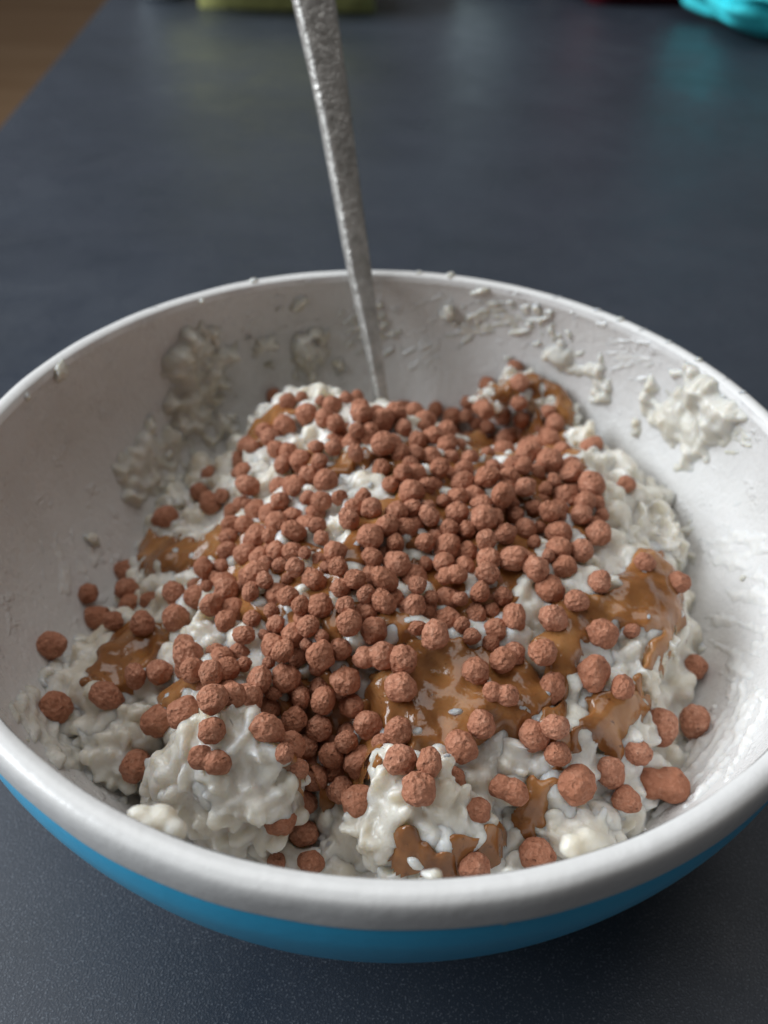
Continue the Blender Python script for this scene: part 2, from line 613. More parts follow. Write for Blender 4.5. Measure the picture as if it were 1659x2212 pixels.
# base mass: solid under the macro surface plus thousands of grains and curds
n = 150
gx = np.linspace(-1, 1, n)
X, Y = np.meshgrid(gx, gx, indexing='ij')
H = macro_h(X, Y) - .012
Vt = np.stack([X, Y, H], -1).reshape(-1, 3); Vb = np.stack([X, Y, 0 * X - .78], -1).reshape(-1, 3)
Fq = grid_faces(n, n)
rim_i = np.concatenate([np.arange(n) * n, (n - 1) * n + np.arange(1, n), (np.arange(n - 2, -1, -1)) * n + n - 1, np.arange(n - 2, 0, -1)])
side = np.array([[a, b, b + n * n, a + n * n] for a, b in zip(rim_i, np.roll(rim_i, -1))])
Q = np.vstack([Fq, Fq[:, ::-1] + n * n, side[:, ::-1]])
T = np.vstack([Q[:, [0, 1, 2]], Q[:, [0, 2, 3]]])
ng = 2300
ang_ = rng.uniform(0, 2 * np.pi, ng); rad_ = np.sqrt(rng.uniform(0, 1, ng)) * .93
bx, by = rad_ * np.cos(ang_), rad_ * np.sin(ang_)
bz = macro_h(bx, by) + rng.uniform(-.022, .012, ng)
BV, BF = blob_set(np.stack([bx, by, bz], -1), .018, .05)
BV2, BF2 = blob_set(np.stack([bx, by, bz], -1)[:260] + rng.uniform(-.02, .02, (260, 3)) - np.array([0, 0, .035]), .045, .068)
base_me = remeshed('porridge', np.vstack([Vt, Vb, BV, BV2]), np.vstack([T, BF + 2 * n * n, BF2 + 2 * n * n + len(BV)]), .0072, 6)
roughen(base_me, ((11, .010), (28, .006), (60, .0015)))
porridge = obj('porridge', base_me, PORRIDGE)
tag(porridge, 'lumpy creamy white porridge heaped in the bowl under the cereal puffs', 'porridge')

# the lumps that stand out of it
CLUMPS = [  # list of (pixel, height, radius)
    [(470, 1600, -.25, .10), (420, 1650, -.31, .09), (540, 1650, -.27, .10), (480, 1690, -.34, .10), (560, 1720, -.36, .08), (500, 1760, -.40, .07), (400, 1700, -.40, .07), (530, 1590, -.22, .05), (505, 1800, -.44, .045), (590, 1690, -.35, .05), (370, 1660, -.36, .045), (490, 1555, -.21, .04)],
    [(880, 1700, -.28, .07), (850, 1750, -.32, .075), (930, 1760, -.31, .075), (990, 1770, -.33, .05), (900, 1810, -.39, .05), (860, 1660, -.27, .045), (930, 1680, -.27, .04), (840, 1810, -.37, .04), (960, 1720, -.30, .04), (1000, 1800, -.36, .03)],
    [(1380, 1110, -.33, .085), (1420, 1150, -.36, .075), (1350, 1170, -.33, .075), (1400, 1070, -.36, .05), (1440, 1190, -.40, .05), (1330, 1060, -.33, .06), (1290, 1000, -.30, .05)],
    [(1290, 1480, -.31, .08), (1350, 1430, -.31, .08), (1390, 1360, -.28, .07), (1260, 1530, -.33, .06), (1400, 1290, -.27, .07), (1410, 1240, -.27, .05), (1340, 1560, -.37, .07), (1100, 1630, -.34, .08), (1160, 1610, -.34, .06)],
    [(590, 900, -.28, .045), (650, 945, -.26, .05), (570, 1010, -.28, .05), (740, 1030, -.21, .055), (790, 1060, -.20, .05), (730, 1150, -.21, .055), (770, 1110, -.19, .05), (690, 1090, -.22, .05)],
    [(1170, 850, -.28, .06), (1215, 880, -.30, .05), (1120, 825, -.26, .05), (1060, 862, -.28, .045), (1260, 950, -.31, .05)],
    [(240, 1570, -.44, .07), (200, 1520, -.46, .06), (290, 1540, -.42, .07), (90, 1470, -.46, .05), (250, 1630, -.47, .06)],
    [(320, 1380, -.42, .05)], [(450, 1370, -.30, .05)], [(390, 1070, -.49, .06)],
    [(1250, 1780, -.41, .08), (1190, 1760, -.41, .06), (1330, 1740, -.44, .06), (1120, 1780, -.42, .05), (880, 1895, -.40, .05), (1100, 1860, -.45, .06), (760, 1800, -.47, .08)],
]
shape_me = [base_me]
for ci, L in enumerate(CLUMPS):
    big = [(on_z(a, b, z) - np.array([0, 0, r * .55]), r) for a, b, z, r in L]
    Vs, Fs, off = [], [], 0
    for c, r in big:
        ax = r * np.array([1, rng.uniform(.8, 1), rng.uniform(.7, .9)])
        Vs.append((IV * ax) @ rand_rot().T + c); Fs.append(IF + off); off += len(IV)
        for q_ in range(int(52 * (r / .08) ** 1.3) + 10):
            d = rng.standard_normal(3); d /= np.linalg.norm(d); d[2] = abs(d[2]) * .9 + rng.uniform(-.25, .1)
            rr = rng.uniform(.015, .036)
            ax = rr * np.array([1.4, rng.uniform(.55, .95), rng.uniform(.28, .5)])
            Vs.append((IV * ax) @ rand_rot().T + c + d * r * .86); Fs.append(IF + off); off += len(IV)
    me = remeshed('clump', np.vstack(Vs), np.vstack(Fs), .005, 5)
    roughen(me, ((14, .010), (30, .005), (70, .001)))
    obj('clump', me, PORRIDGE, porridge)
    shape_me.append(me)

# ------------------------------------------------------------------ one surface to lay things on
AV, AF, off = [], [], 0
for me in shape_me:
    A = coords(me); AV.append(A)
    AF += [[i + off for i in p.vertices] for p in me.polygons]; off += len(A)
AV = np.vstack(AV)
bvh = BVHTree.FromPolygons(AV.tolist(), AF)
V, F = lathe(inn, 128)
wall_bvh = BVHTree.FromPolygons(V.tolist(), F.tolist())


LAYERS = [bvh, wall_bvh]


def hit(px, py):
    o, d = ray(px, py)
    best = None
    for b in LAYERS:
        h = b.ray_cast(Vector(o), Vector(d))
        # skip the near wall's back side
        if b is wall_bvh and h[0] is not None:
            q = h
            while q[0] is not None and (q[0].x * d[0] + q[0].y * d[1]) < 0 and q[0].z > -.6:
                q2 = b.ray_cast(q[0] + Vector(d) * .01, Vector(d))
                if q2[0] is None:
                    break
                q = (q2[0], q2[1], q2[2], (q2[0] - Vector(o)).length)
            h = q
        if h[0] is not None and (best is None or h[3] < best[3]):
            best = h
    return best


GN = 330
GS = np.linspace(-1, 1, GN)
HM = np.full((GN, GN), -.75)
dn = Vector((0, 0, -1))
for i, x in enumerate(GS):
    for j, y in enumerate(GS):
        if x * x + y * y < 1:
            h = bvh.ray_cast(Vector((x, y, .2)), dn)
            if h[0] is not None:
                HM[i, j] = h[0].z


def sample(A, X, Y):
    u = np.clip((X + 1) / 2 * (GN - 1), 0, GN - 1.001); v = np.clip((Y + 1) / 2 * (GN - 1), 0, GN - 1.001)
    i, j = u.astype(int), v.astype(int); a, b = u - i, v - j
    return A[i, j] * (1 - a) * (1 - b) + A[i + 1, j] * a * (1 - b) + A[i, j + 1] * (1 - a) * b + A[i + 1, j + 1] * a * b


# ------------------------------------------------------------------ sauce
SAUCES = [
    ([(900, 930), (1060, 910), (1210, 950), (1285, 1060), (1265, 1160), (1150, 1240), (1090, 1340), (960, 1320), (900, 1240), (880, 1120), (850, 1010)], 'brown sauce spread underneath the crowded right heap of puffs'),
    ([(480, 1190), (600, 1100), (680, 1180), (720, 1260), (840, 1290), (770, 1320), (640, 1370), (520, 1330), (420, 1270)], 'brown sauce spread underneath the puffs on the left of the heap'),
    ([(610, 1480), (740, 1440), (790, 1540), (820, 1640), (740, 1700), (650, 1720), (610, 1600)], 'dark sauce in the cleft between the front lumps'),
    ([(298, 1185), (325, 1148), (362, 1172), (420, 1178), (470, 1148), (500, 1150), (505, 1170), (470, 1205), (420, 1218), (350, 1238), (308, 1226)], 'dark tongue of caramel sauce in the hollow left of the heap'),
    ([(175, 1470), (245, 1375), (300, 1325), (345, 1370), (330, 1440), (290, 1478), (230, 1480)], 'sheet of caramel sauce running down by the left wall'),
    ([(535, 945), (580, 900), (628, 882), (645, 900), (592, 932), (552, 968)], 'orange sauce drip on the white peak at the back left'),
    ([(690, 1045), (715, 1005), (790, 972), (880, 985), (890, 1030), (850, 1050), (840, 1015), (790, 1002), (730, 1030), (705, 1060)], 'arc of caramel sauce behind the middle white patch'),
    ([(712, 1205), (755, 1150), (775, 1120), (800, 1078), (870, 1070), (860, 1115), (810, 1165), (775, 1215), (735, 1232)], 'shiny orange sauce in front of the middle white patch'),
    ([(690, 1345), (718, 1318), (745, 1370), (750, 1420), (700, 1395)], 'small yellow facet of sauce left of a long puff'),
    ([(800, 1325), (870, 1330), (925, 1350), (880, 1378), (815, 1372)], 'narrow caramel band beside the middle double puff'),
    ([(790, 1490), (850, 1420), (950, 1398), (1080, 1412), (1170, 1470), (1190, 1535), (1130, 1578), (1040, 1592), (975, 1615), (900, 1592), (830, 1560)], 'big caramel pool in the middle with a white fleck'),
    ([(1180, 1440), (1165, 1390), (1200, 1320), (1270, 1296), (1330, 1268), (1370, 1190), (1420, 1205), (1468, 1290), (1474, 1360), (1430, 1440), (1372, 1492), (1392, 1425), (1425, 1370), (1390, 1345), (1310, 1350), (1262, 1395), (1235, 1450), (1205, 1500)], 'wide caramel sheet draped over the right hand white lump'),
    ([(1285, 1500), (1330, 1490), (1400, 1530), (1355, 1550), (1338, 1640), (1290, 1622), (1235, 1582), (1275, 1540)], 'folded caramel drip on the lower right white lump'),
    ([(1160, 1545), (1215, 1520), (1222, 1610), (1195, 1650), (1160, 1600)], 'caramel film round the puff right of the big pool'),
    ([(868, 1832), (900, 1812), (945, 1842), (985, 1880), (980, 1905), (930, 1886), (880, 1856)], 'orange sauce patch at the foot of the front white clump'),
    ([(975, 1850), (1035, 1788), (1085, 1808), (1065, 1858), (1005, 1880)], 'brown sauce pocket near the front rim'),
    ([(1135, 1790), (1150, 1690), (1215, 1685), (1180, 1735), (1150, 1800)], 'brown sauce streak behind the front right porridge'),
    ([(1085, 862), (1098, 835), (1132, 812), (1180, 814), (1222, 845), (1240, 890), (1232, 922), (1210, 905), (1200, 866), (1165, 840), (1134, 844), (1112, 866)], 'loop of caramel sauce over the ridge at the back right'),
    ([(335, 1508), (395, 1460), (435, 1458), (425, 1490), (370, 1535)], 'orange sauce pool between puffs at the front left'),
    ([(640, 1010), (660, 980), (700, 960), (690, 1010), (650, 1040)], 'thin caramel streak left of the middle white patch'),
]
DIL = HM.copy()
for di in range(-2, 3):
    for dj in range(-2, 3):
        DIL = np.maximum(DIL, np.roll(np.roll(HM, di, 0), dj, 1))
sauce_layers = []
HT = np.maximum(blur(DIL, 2.4), blur(HM, 1.1))
for si, (P, lab) in enumerate(SAUCES):
    W = []
    for a, b in P:
        h = hit(a, b)
        W.append([h[0].x, h[0].y])
    W = np.array(W)
    lo, hi = W.min(0) - .05, W.max(0) + .05
    st = .0045
    xs, ys = np.arange(lo[0], hi[0], st), np.arange(lo[1], hi[1], st)
    X, Y = np.meshgrid(xs, ys, indexing='ij')
    nz = fft_noise(len(xs), len(ys), 9, 50 + si)
    sd = poly_sd(X, Y, W) + .007 * nz
    th = (.004 if si > 2 else -.006) * sstep(sd, -.006, .03) - .030 * (1 - sstep(sd, -.022, .006))
    Z = sample(HT, X, Y) + th + .0025 * fft_noise(len(xs), len(ys), 14, 90 + si) * sstep(sd, 0, .03)
    keep = (sd > -.022) & (Z - sample(HM, X, Y) < .085) & (np.hypot(X, Y) < ri_z(np.clip(Z, -.76, 0)) - .002)
    idx = np.where(keep.ravel(), np.cumsum(keep.ravel()) - 1, -1)
    Fq = grid_faces(len(xs), len(ys))
    Fq = idx[Fq]
    Fq = Fq[(Fq >= 0).all(1)]
    V = np.stack([X, Y, Z], -1).reshape(-1, 3)[keep.ravel()]
    me = mesh_data('caramel_sauce', V, Fq)
    if si > 2:
        sauce_layers.append(BVHTree.FromPolygons(V.tolist(), Fq.tolist()))
    o = obj('caramel_sauce', me, SAUCE)
    tag(o, lab, 'sauce', 'patches of caramel sauce on the porridge')

LAYERS += sauce_layers

# ------------------------------------------------------------------ smears on the bowl's wall
slen = np.concatenate([[0], np.cumsum(np.hypot(*np.diff(inn, axis=0).T))])
tan = np.gradient(inn, slen, axis=0)
nin = np.stack([tan[:, 1], -tan[:, 0]], -1)
nin /= np.linalg.norm(nin, axis=1)[:, None]
if nin[20, 0] > 0:
    nin = -nin


def wall_at(a, b):
    """where the line of sight through a pixel meets the far inside of the bowl"""
    for _ in range(60):
        o, d = ray(a, b)
        t = np.linspace(.4, 4, 5000); q = o + t[:, None] * d
        ins = (q[:, 2] < -.001) & (np.hypot(q[:, 0], q[:, 1]) < ri_z(q[:, 2])) & (q[:, 2] > -.76)
        if ins.any():
            return q[np.where(ins)[0][-1]]
        a, b = a + (830 - a) * .02, b + (1250 - b) * .02
    raise ValueError('off the bowl')


def wall_patch(name, P, thick, lump, seed, lab, streak=0, cover=0., mat=SMEAR, step=.005, group='porridge smears on the bowl wall'):
    W = []
    for a, b in P:
        q = wall_at(a, b)
        W.append([math.atan2(q[1], q[0]) * .95, np.interp(-q[2], -inn[:, 1], slen)])
    W = np.array(W)
    ref = W[0, 0]
    W[:, 0] = ref + (W[:, 0] - ref + .95 * np.pi) % (1.9 * np.pi) - .95 * np.pi
    lo, hi = W.min(0) - .03, W.max(0) + .03
    us, vs = np.arange(lo[0], hi[0], step), np.arange(lo[1], hi[1], step)
    U, Vv = np.meshgrid(us, vs, indexing='ij')
    nz = fft_noise(len(us), len(vs), 2.4 * lump / step, seed)
    fine = fft_noise(len(us), len(vs), 1.1 * lump / step, seed + 500)
    if streak:
        nz = .3 * nz + .95 * drag_noise(len(us), len(vs), 5 * lump / step, 1.1 * lump / step, math.atan(streak), seed + 900)
    sd = poly_sd(U, Vv, W)
    body = sstep(sd + .020 * nz + .008 * fine, -.016, .06)
    h = thick * body * ((.62 + cover) + .32 * nz + .15 * fine) - .006 * (1 - body) - .003
    h = np.clip(h, -.008, thick * 2.2)
    keep = sd > -.03
    s = np.clip(Vv, slen[0], slen[-1])
    r = np.interp(s, slen, inn[:, 0]); z = np.interp(s, slen, inn[:, 1])
    nr, nz_ = np.interp(s, slen, nin[:, 0]), np.interp(s, slen, nin[:, 1])
    R_ = r + nr * h; Z = z + nz_ * h
    V = np.stack([R_ * np.cos(U / .95), R_ * np.sin(U / .95), Z], -1).reshape(-1, 3)
    # drop faces that lie wholly under the wall
    idx = np.where(keep.ravel(), np.cumsum(keep.ravel()) - 1, -1)
    Fq = grid_faces(len(us), len(vs))
    up_ = h.ravel()[Fq].max(1) > -.0015
    Fq = idx[Fq[up_]]
    Fq = Fq[(Fq >= 0).all(1)]
    me = mesh_data(name, V[keep.ravel()], Fq)
    bm = bmesh.new(); bm.from_mesh(me)
    bmesh.ops.delete(bm, geom=[v for v in bm.verts if not v.link_faces], context='VERTS')
    bm.to_mesh(me); bm.free()
    me.polygons.foreach_set('use_smooth', np.ones(len(me.polygons), dtype=bool))
    return tag(obj(name, me, mat), lab, 'smear', group)


SM = 'porridge_smear'
wall_patch(SM, [(1372, 880), (1395, 820), (1450, 795), (1530, 800), (1560, 840), (1625, 905), (1600, 945), (1530, 975), (1490, 1012), (1430, 985), (1385, 930)], .030, .042, 1, 'thick lumpy porridge clump stuck on the right of the back wall', cover=.35)
wall_patch(SM, [(1190, 765), (1230, 740), (1290, 765), (1325, 820), (1320, 860), (1270, 870), (1240, 830), (1200, 805)], .022, .034, 2, 'porridge smear on the back wall above the sauce loop', cover=.15)
wall_patch(SM, [(960, 735), (1010, 640), (1110, 620), (1185, 660), (1150, 720), (1090, 760), (1000, 750)], .012, .024, 3, 'dragged streaky smear on the back wall right of the spoon', streak=.45)
wall_patch(SM, [(1150, 700), (1190, 690), (1240, 720), (1200, 760), (1150, 745)], .013, .018, 14, 'thin flaky smear between the streaks and the sauce loop')
wall_patch(SM, [(355, 770), (390, 705), (480, 710), (515, 770), (490, 850), (520, 900), (545, 950), (470, 965), (390, 945), (355, 860)], .030, .036, 4, 'ragged beige smear on the back left wall', cover=.45)
wall_patch(SM, [(540, 745), (570, 720), (605, 740), (600, 790), (560, 800)], .026, .028, 5, 'small curled smear between the left smear and the spoon', cover=.2)
wall_patch(SM, [(620, 735), (690, 715), (740, 740), (740, 800), (670, 830), (620, 800)], .026, .030, 6, 'drippy smear on the back wall just left of the spoon', cover=.2)
wall_patch(SM, [(250, 1010), (300, 930), (370, 900), (430, 950), (400, 1040), (320, 1100), (260, 1080)], .022, .040, 7, 'faint wet smear on the shaded left wall', cover=.35)
wall_patch(SM, [(740, 660), (800, 640), (850, 660), (870, 740), (840, 800), (790, 770), (750, 740)], .009, .016, 8, 'thin scraped smear right behind the spoon', streak=.6)
wall_patch(SM, [(0, 1500), (60, 1480), (150, 1570), (230, 1640), (285, 1720), (270, 1745), (180, 1690), (60, 1600)], .013, .03, 9, 'smooth streaked smear along the front left wall', streak=-.25, cover=.35)
wall_patch(SM, [(1330, 1740), (1420, 1650), (1510, 1560), (1570, 1470), (1650, 1470), (1650, 1600), (1560, 1690), (1420, 1775)], .010, .024, 10, 'streaky white coat on the right front wall', streak=-.35, cover=.1, mat=FILM)
wall_patch(SM, [(1490, 1150), (1560, 1100), (1650, 1100), (1659, 1430), (1620, 1520), (1540, 1500), (1530, 1350)], .0075, .03, 11, 'thin dragged film on the right wall', streak=.9, cover=-.15, mat=FILM)
wall_patch(SM, [(1250, 640), (1330, 690), (1440, 770), (1400, 830), (1330, 800), (1250, 720)], .006, .022, 17, 'faint milky film on the wall between the sauce loop smears and the thick clump', streak=.6, cover=-.2, mat=FILM)
wall_patch(SM, [(880, 640), (950, 620), (1000, 640), (980, 740), (940, 840), (880, 820)], .006, .020, 18, 'faint milky film on the back wall between spoon and streaks', streak=.7, cover=-.2, mat=FILM)
wall_patch(SM, [(490, 690), (600, 640), (740, 640), (735, 720), (620, 720), (520, 740)], .006, .020, 19, 'faint milky film high on the back wall left of the spoon', streak=.5, cover=-.25, mat=FILM)
wall_patch(SM, [(60, 1180), (180, 1090), (260, 1150), (190, 1290), (90, 1330)], .006, .026, 20, 'faint scraped film on the shaded left wall', streak=.9, cover=-.25, mat=FILM)
wall_patch(SM, [(1420, 1050), (1470, 1110), (1500, 1190), (1475, 1240), (1440, 1180), (1400, 1100)], .018, .022, 12, 'low smear on the right wall beside the white lump')
wall_patch(SM, [(1500, 830), (1600, 880), (1650, 960), (1560, 980), (1540, 900)], .007, .016, 13, 'thin scuffed film right of the thick clump', streak=.4)


def wall_dab(px, py, r, lab, seed, stretch=1.3):
    c = wall_at(px, py)
    rr = r * depth_of(c) / FPX
    V = ico(3)[0].copy()
    V *= np.array([noise.noise(Vector(p) * 1.6 + Vector((seed * 3.1, 0, 0))) for p in V])[:, None] * .5 + 1
    V = (V * rr * np.array([stretch, .9, .7])) @ rand_rot().T + c
    me = mesh_data('porridge_dab', V, IF3)
    return tag(obj('porridge_dab', me, SMEAR), lab, 'dab', 'dabs of porridge on the bowl')


IF3 = ico(3)[1]
for px, py, r, lab in [(130, 803, 20, 'biggest white dab near the rim on the far left wall'), (57, 856, 9, 'tiny white dab at the left edge under the rim'),
                       (198, 1168, 17, 'lone cream dab halfway up the left wall'), (648, 655, 17, 'cream dab under the back rim left of the spoon'),
                       (605, 668, 8, 'tiny dab beside the cream dab under the back rim'), (434, 650, 7, 'tiny dab touching the back left rim'),
                       (735, 790, 15, 'white drop just left of the spoon near the puffs'), (966, 676, 20, 'pinkish dab right of the spoon high on the back wall'),
                       (1160, 668, 12, 'tan dab above the streaky smear'), (285, 1060, 14, 'soft dab low on the shaded left wall'),
                       (1515, 1400, 10, 'white crumb on the right wall near a lone puff'), (1605, 1250, 8, 'tiny crumb on the right wall'), (1480, 1330, 9, 'small crumb beside the caramel sheet on the right'),
                       (360, 985, 12, 'dab within the shaded left smears'), (430, 790, 22, 'whitish lump in the ragged beige smear'), (500, 905, 16, 'pale lump at the foot of the ragged beige smear')]:
    wall_dab(px, py, r, lab, px)


for px, py, r, st, lab in [(985, 1537, 11, 1.3, 'tiny white fleck in the middle of the big caramel pool'), (966, 1632, 6, 1.4, 'tinier white fleck below the big caramel pool'), (778, 1168, 9, 2.6, 'narrow white streak across the orange sauce')]:
    h_ = hit(px, py)
    rr = r * depth_of(np.array(h_[0])) / FPX
    V = ico(3)[0] * np.array([noise.noise(Vector(p) * 2 + Vector((px, 0, 0))) * .5 + 1 for p in ico(3)[0]])[:, None]
    ang_2 = .2 if st < 2 else .95
    V = (V * rr * np.array([st, .75, .4])) @ np.array([[math.cos(ang_2), math.sin(ang_2), 0], [-math.sin(ang_2), math.cos(ang_2), 0], [0, 0, 1]]) + np.array(h_[0])
    tag(obj('porridge_dab', mesh_data('porridge_dab', V, IF3), PORRIDGE), lab, 'dab', 'white flecks on the sauce')


def rim_dab(px, py, z, size, lab, seed):
    """a blob of porridge lying on the lip"""
    c = on_z(px, py, z)
    if z == 0:
        c[:2] *= .984 / math.hypot(c[0], c[1])              # seated on the crest of the lip
    d = depth_of(c) / FPX
    parts = []
    for q_, (dx, dy, r) in enumerate(size):
        V = ico(3)[0].copy()
        V *= np.array([noise.noise(Vector(p) * 1.5 + Vector((seed + q_ * 5, 1, 0))) for p in V])[:, None] * .3 + 1
        parts.append(V * r * d * np.array([1, 1, .8]) + c + (dx * rt - dy * np.cross([0, 0, 1.0], rt) * -1) * d)
    V = np.vstack(parts); F = np.vstack([IF3 + i * len(parts[0]) for i in range(len(parts))])
    me = remeshed('porridge_dab', V, F, .006, 4)
    return tag(obj('porridge_dab', me, PORRIDGE), lab, 'dab', 'dabs of porridge on the bowl')


rim_dab(335, 1765, -.05, [(-32, 0, 30), (18, -4, 34), (50, -30, 26), (-8, -20, 28)], 'two humped white dab inside the front left lip', 3)
rim_dab(1262, 1822, -.05, [(-22, -6, 30), (14, 4, 34), (36, 0, 26), (-40, -14, 18)], 'smooth white dab inside the front right lip', 9)
rim_dab(938, 1893, -.03, [(0, 0, 20), (-20, 6, 12)], 'small white dab on the front lip below the clump', 15)
rim_dab(1100, 1888, -.03, [(0, 0, 18), (24, 2, 14), (-26, -6, 10)], 'little flat dab on the front lip between two puffs', 21)
for q_, (px, py) in enumerate([(1215, 632), (1300, 664), (1345, 688), (1392, 712), (1440, 742), (1500, 782), (1560, 822), (1600, 850), (545, 604), (330, 664), (905, 590)]):
    rim_dab(px, py, .0, [(0, 0, 6 + q_ % 3 * 2), (7, 5, 5), (-8, -3, 5)], f'tiny bump of dried porridge on the back rim, {["first", "second", "third", "fourth", "fifth", "sixth", "seventh", "eighth"][q_] + " one right of the yellowish crumb" if q_ < 8 else ["left of the spoon", "furthest left", "touching the spoon side"][q_ - 8]}', 40 + q_)
for px, py, z, r, lab in [(690, 1946, -.045, 15, 'flat milky spot on the front rim left of its middle'), (1040, 1962, -.045, 13, 'milky spot on the front rim above the drip'), (1085, 1975, -.05, 15, 'wet blot on the front rim where the drip starts'), (1098, 1995, -.07, 11, 'white drip hanging over the blue outside of the bowl'), (1096, 2012, -.085, 8, 'end of the drip on the blue outside of the bowl'), (1420, 1868, -.04, 12, 'faint milky spot on the front right rim')]:
    th_ = math.atan2(on_z(px, py, z)[1], on_z(px, py, z)[0])
    V = ico(3)[0] * np.array([1, 1, 1]) * r * 1.1 / FPX
    V = V * np.array([1.3, 1, 1.2])
    V = V @ np.array([[-math.sin(th_), math.cos(th_), 0], [.35 * math.cos(th_), .35 * math.sin(th_), 0], [0, 0, 1]]) + np.array([1.004 * math.cos(th_), 1.004 * math.sin(th_), z])
    tag(obj('porridge_dab', mesh_data('porridge_dab', V, IF3), SMEAR), lab, 'dab', 'dabs of porridge on the bowl')
rim_dab(970, 604, .0, [(0, 0, 11), (4, 8, 8)], 'yellowish crumb sitting on the back rim', 27)

# ------------------------------------------------------------------ spoon
AX = [(678, 0, 97), (714, 191, 79), (744, 383, 64), (776, 582, 51), (801, 723, 37), (818, 830, 29), (830, 900, 26), (838, 960, 26)]
lean0, lean_s = .915, .62                                  # y = lean0 + lean_s * z : the leaning plane
pts = []
for a, b, w in AX:
    o, d = ray(a, b)
    t = (lean0 + lean_s * o[2] - o[1]) / (d[1] - lean_s * d[2])
    p = o + d * t
    pts.append((*p, w * depth_of(p) / FPX))
pts = np.array(pts)
ext = pts[0] + (pts[0] - pts[1]) * .9
ext[3] = pts[0, 3] * 1.08
ext2 = ext + (pts[0] - pts[1]) * .35
ext2[3] = ext[3] * .55
pts = smooth_profile(np.vstack([ext2, ext, pts]), 10)
V = []
ns = 20
for i in range(len(pts)):
    tdir = pts[min(i + 1, len(pts) - 1), :3] - pts[max(i - 1, 0), :3]; tdir /= np.linalg.norm(tdir)
    view = CP - pts[i, :3]; view /= np.linalg.norm(view)
    sx_ = np.cross(tdir, view); sx_ /= np.linalg.norm(sx_)
    nx_ = np.cross(sx_, tdir)
    if nx_ @ view < 0:
        nx_ = -nx_
    if sx_ @ rt < 0:
        sx_ = -sx_
    a = math.radians(-30)
    sx2, nx2 = math.cos(a) * sx_ + math.sin(a) * nx_, math.cos(a) * nx_ - math.sin(a) * sx_
    hw, ht = pts[i, 3] * .5, .017 + pts[i, 3] * .06
    for q_ in range(ns):
        th = 2 * math.pi * q_ / ns
        ca, sa = math.cos(th), math.sin(th)
        x = hw * math.copysign(abs(ca) ** .34, ca); y = ht * math.copysign(abs(sa) ** .5, sa)
        V.append(pts[i, :3] + sx2 * x + nx2 * y)
V = np.array(V)
F = [list(f) for f in grid_faces(len(pts), ns)] + [[i * ns + ns - 1, (i + 1) * ns + ns - 1, (i + 1) * ns, i * ns] for i in range(len(pts) - 1)]
F += [list(range(ns)), list(range((len(pts) - 1) * ns, len(pts) * ns))[::-1]]
me = mesh_data('spoon', V, F)
bm = bmesh.new(); bm.from_mesh(me); bmesh.ops.recalc_face_normals(bm, faces=bm.faces); bm.to_mesh(me); bm.free()
me.polygons.foreach_set('use_smooth', np.ones(len(me.polygons), dtype=bool))
sp = obj('spoon', me, STEEL)
tag(sp, 'dull steel spoon standing in the porridge, its handle leaning on the back rim', 'spoon')

# ------------------------------------------------------------------ cereal puffs
def puff_mesh(seed, double=0, sub=4):
    V, F = ico(sub)
    off_ = Vector((seed * 7.3, seed * 1.7, 0))
    r = np.ones(len(V))
    if double:
        a = .62 + .12 * (seed % 3) * .5
        # distance along each direction to a smooth union of two balls on the x axis
        def sdf(P):
            d1 = np.linalg.norm(P - [a * .62, 0, 0], axis=1) - .72
            d2 = np.linalg.norm(P + [a * .68, 0, .06], axis=1) - .62
            h = np.clip(.5 + .5 * (d2 - d1) / .16, 0, 1)
            return d2 * (1 - h) + d1 * h - .16 * h * (1 - h)
        lo, hi = np.full(len(V), .05), np.full(len(V), 1.8)
        for _ in range(24):
            m = (lo + hi) / 2
            s = sdf(V * m[:, None]) < 0
            lo = np.where(s, m, lo); hi = np.where(s, hi, m)
        r = lo
    f1 = np.array([noise.noise(Vector(v) * 1.15 + off_) for v in V])
    f2 = np.array([noise.noise(Vector(v) * 2.6 + off_) for v in V])
    f3 = np.array([noise.noise(Vector(v) * 6.5 + off_) for v in V])
    f4 = np.array([abs(noise.noise(Vector(v) * 12 + off_)) for v in V])
    r = r * (1 + .17 * f1 + .095 * f2 + .025 * f3 + .014 * f4)
    V = V * r[:, None]
    if not double:
        V /= np.sqrt((V ** 2).sum(1)).mean()
    return V, F


UR = .034                                                   # radius the shared meshes are made at
def puff_data(seed, dbl):
    V, F = puff_mesh(seed, dbl)
    me = mesh_data('cereal_puff', V * UR, F)
    me.materials.append(PUFF)
    return me


SINGLE = [puff_data(i + 1, 0) for i in range(16)]
DOUBLE = [puff_data(i + 31, 1) for i in range(5)]

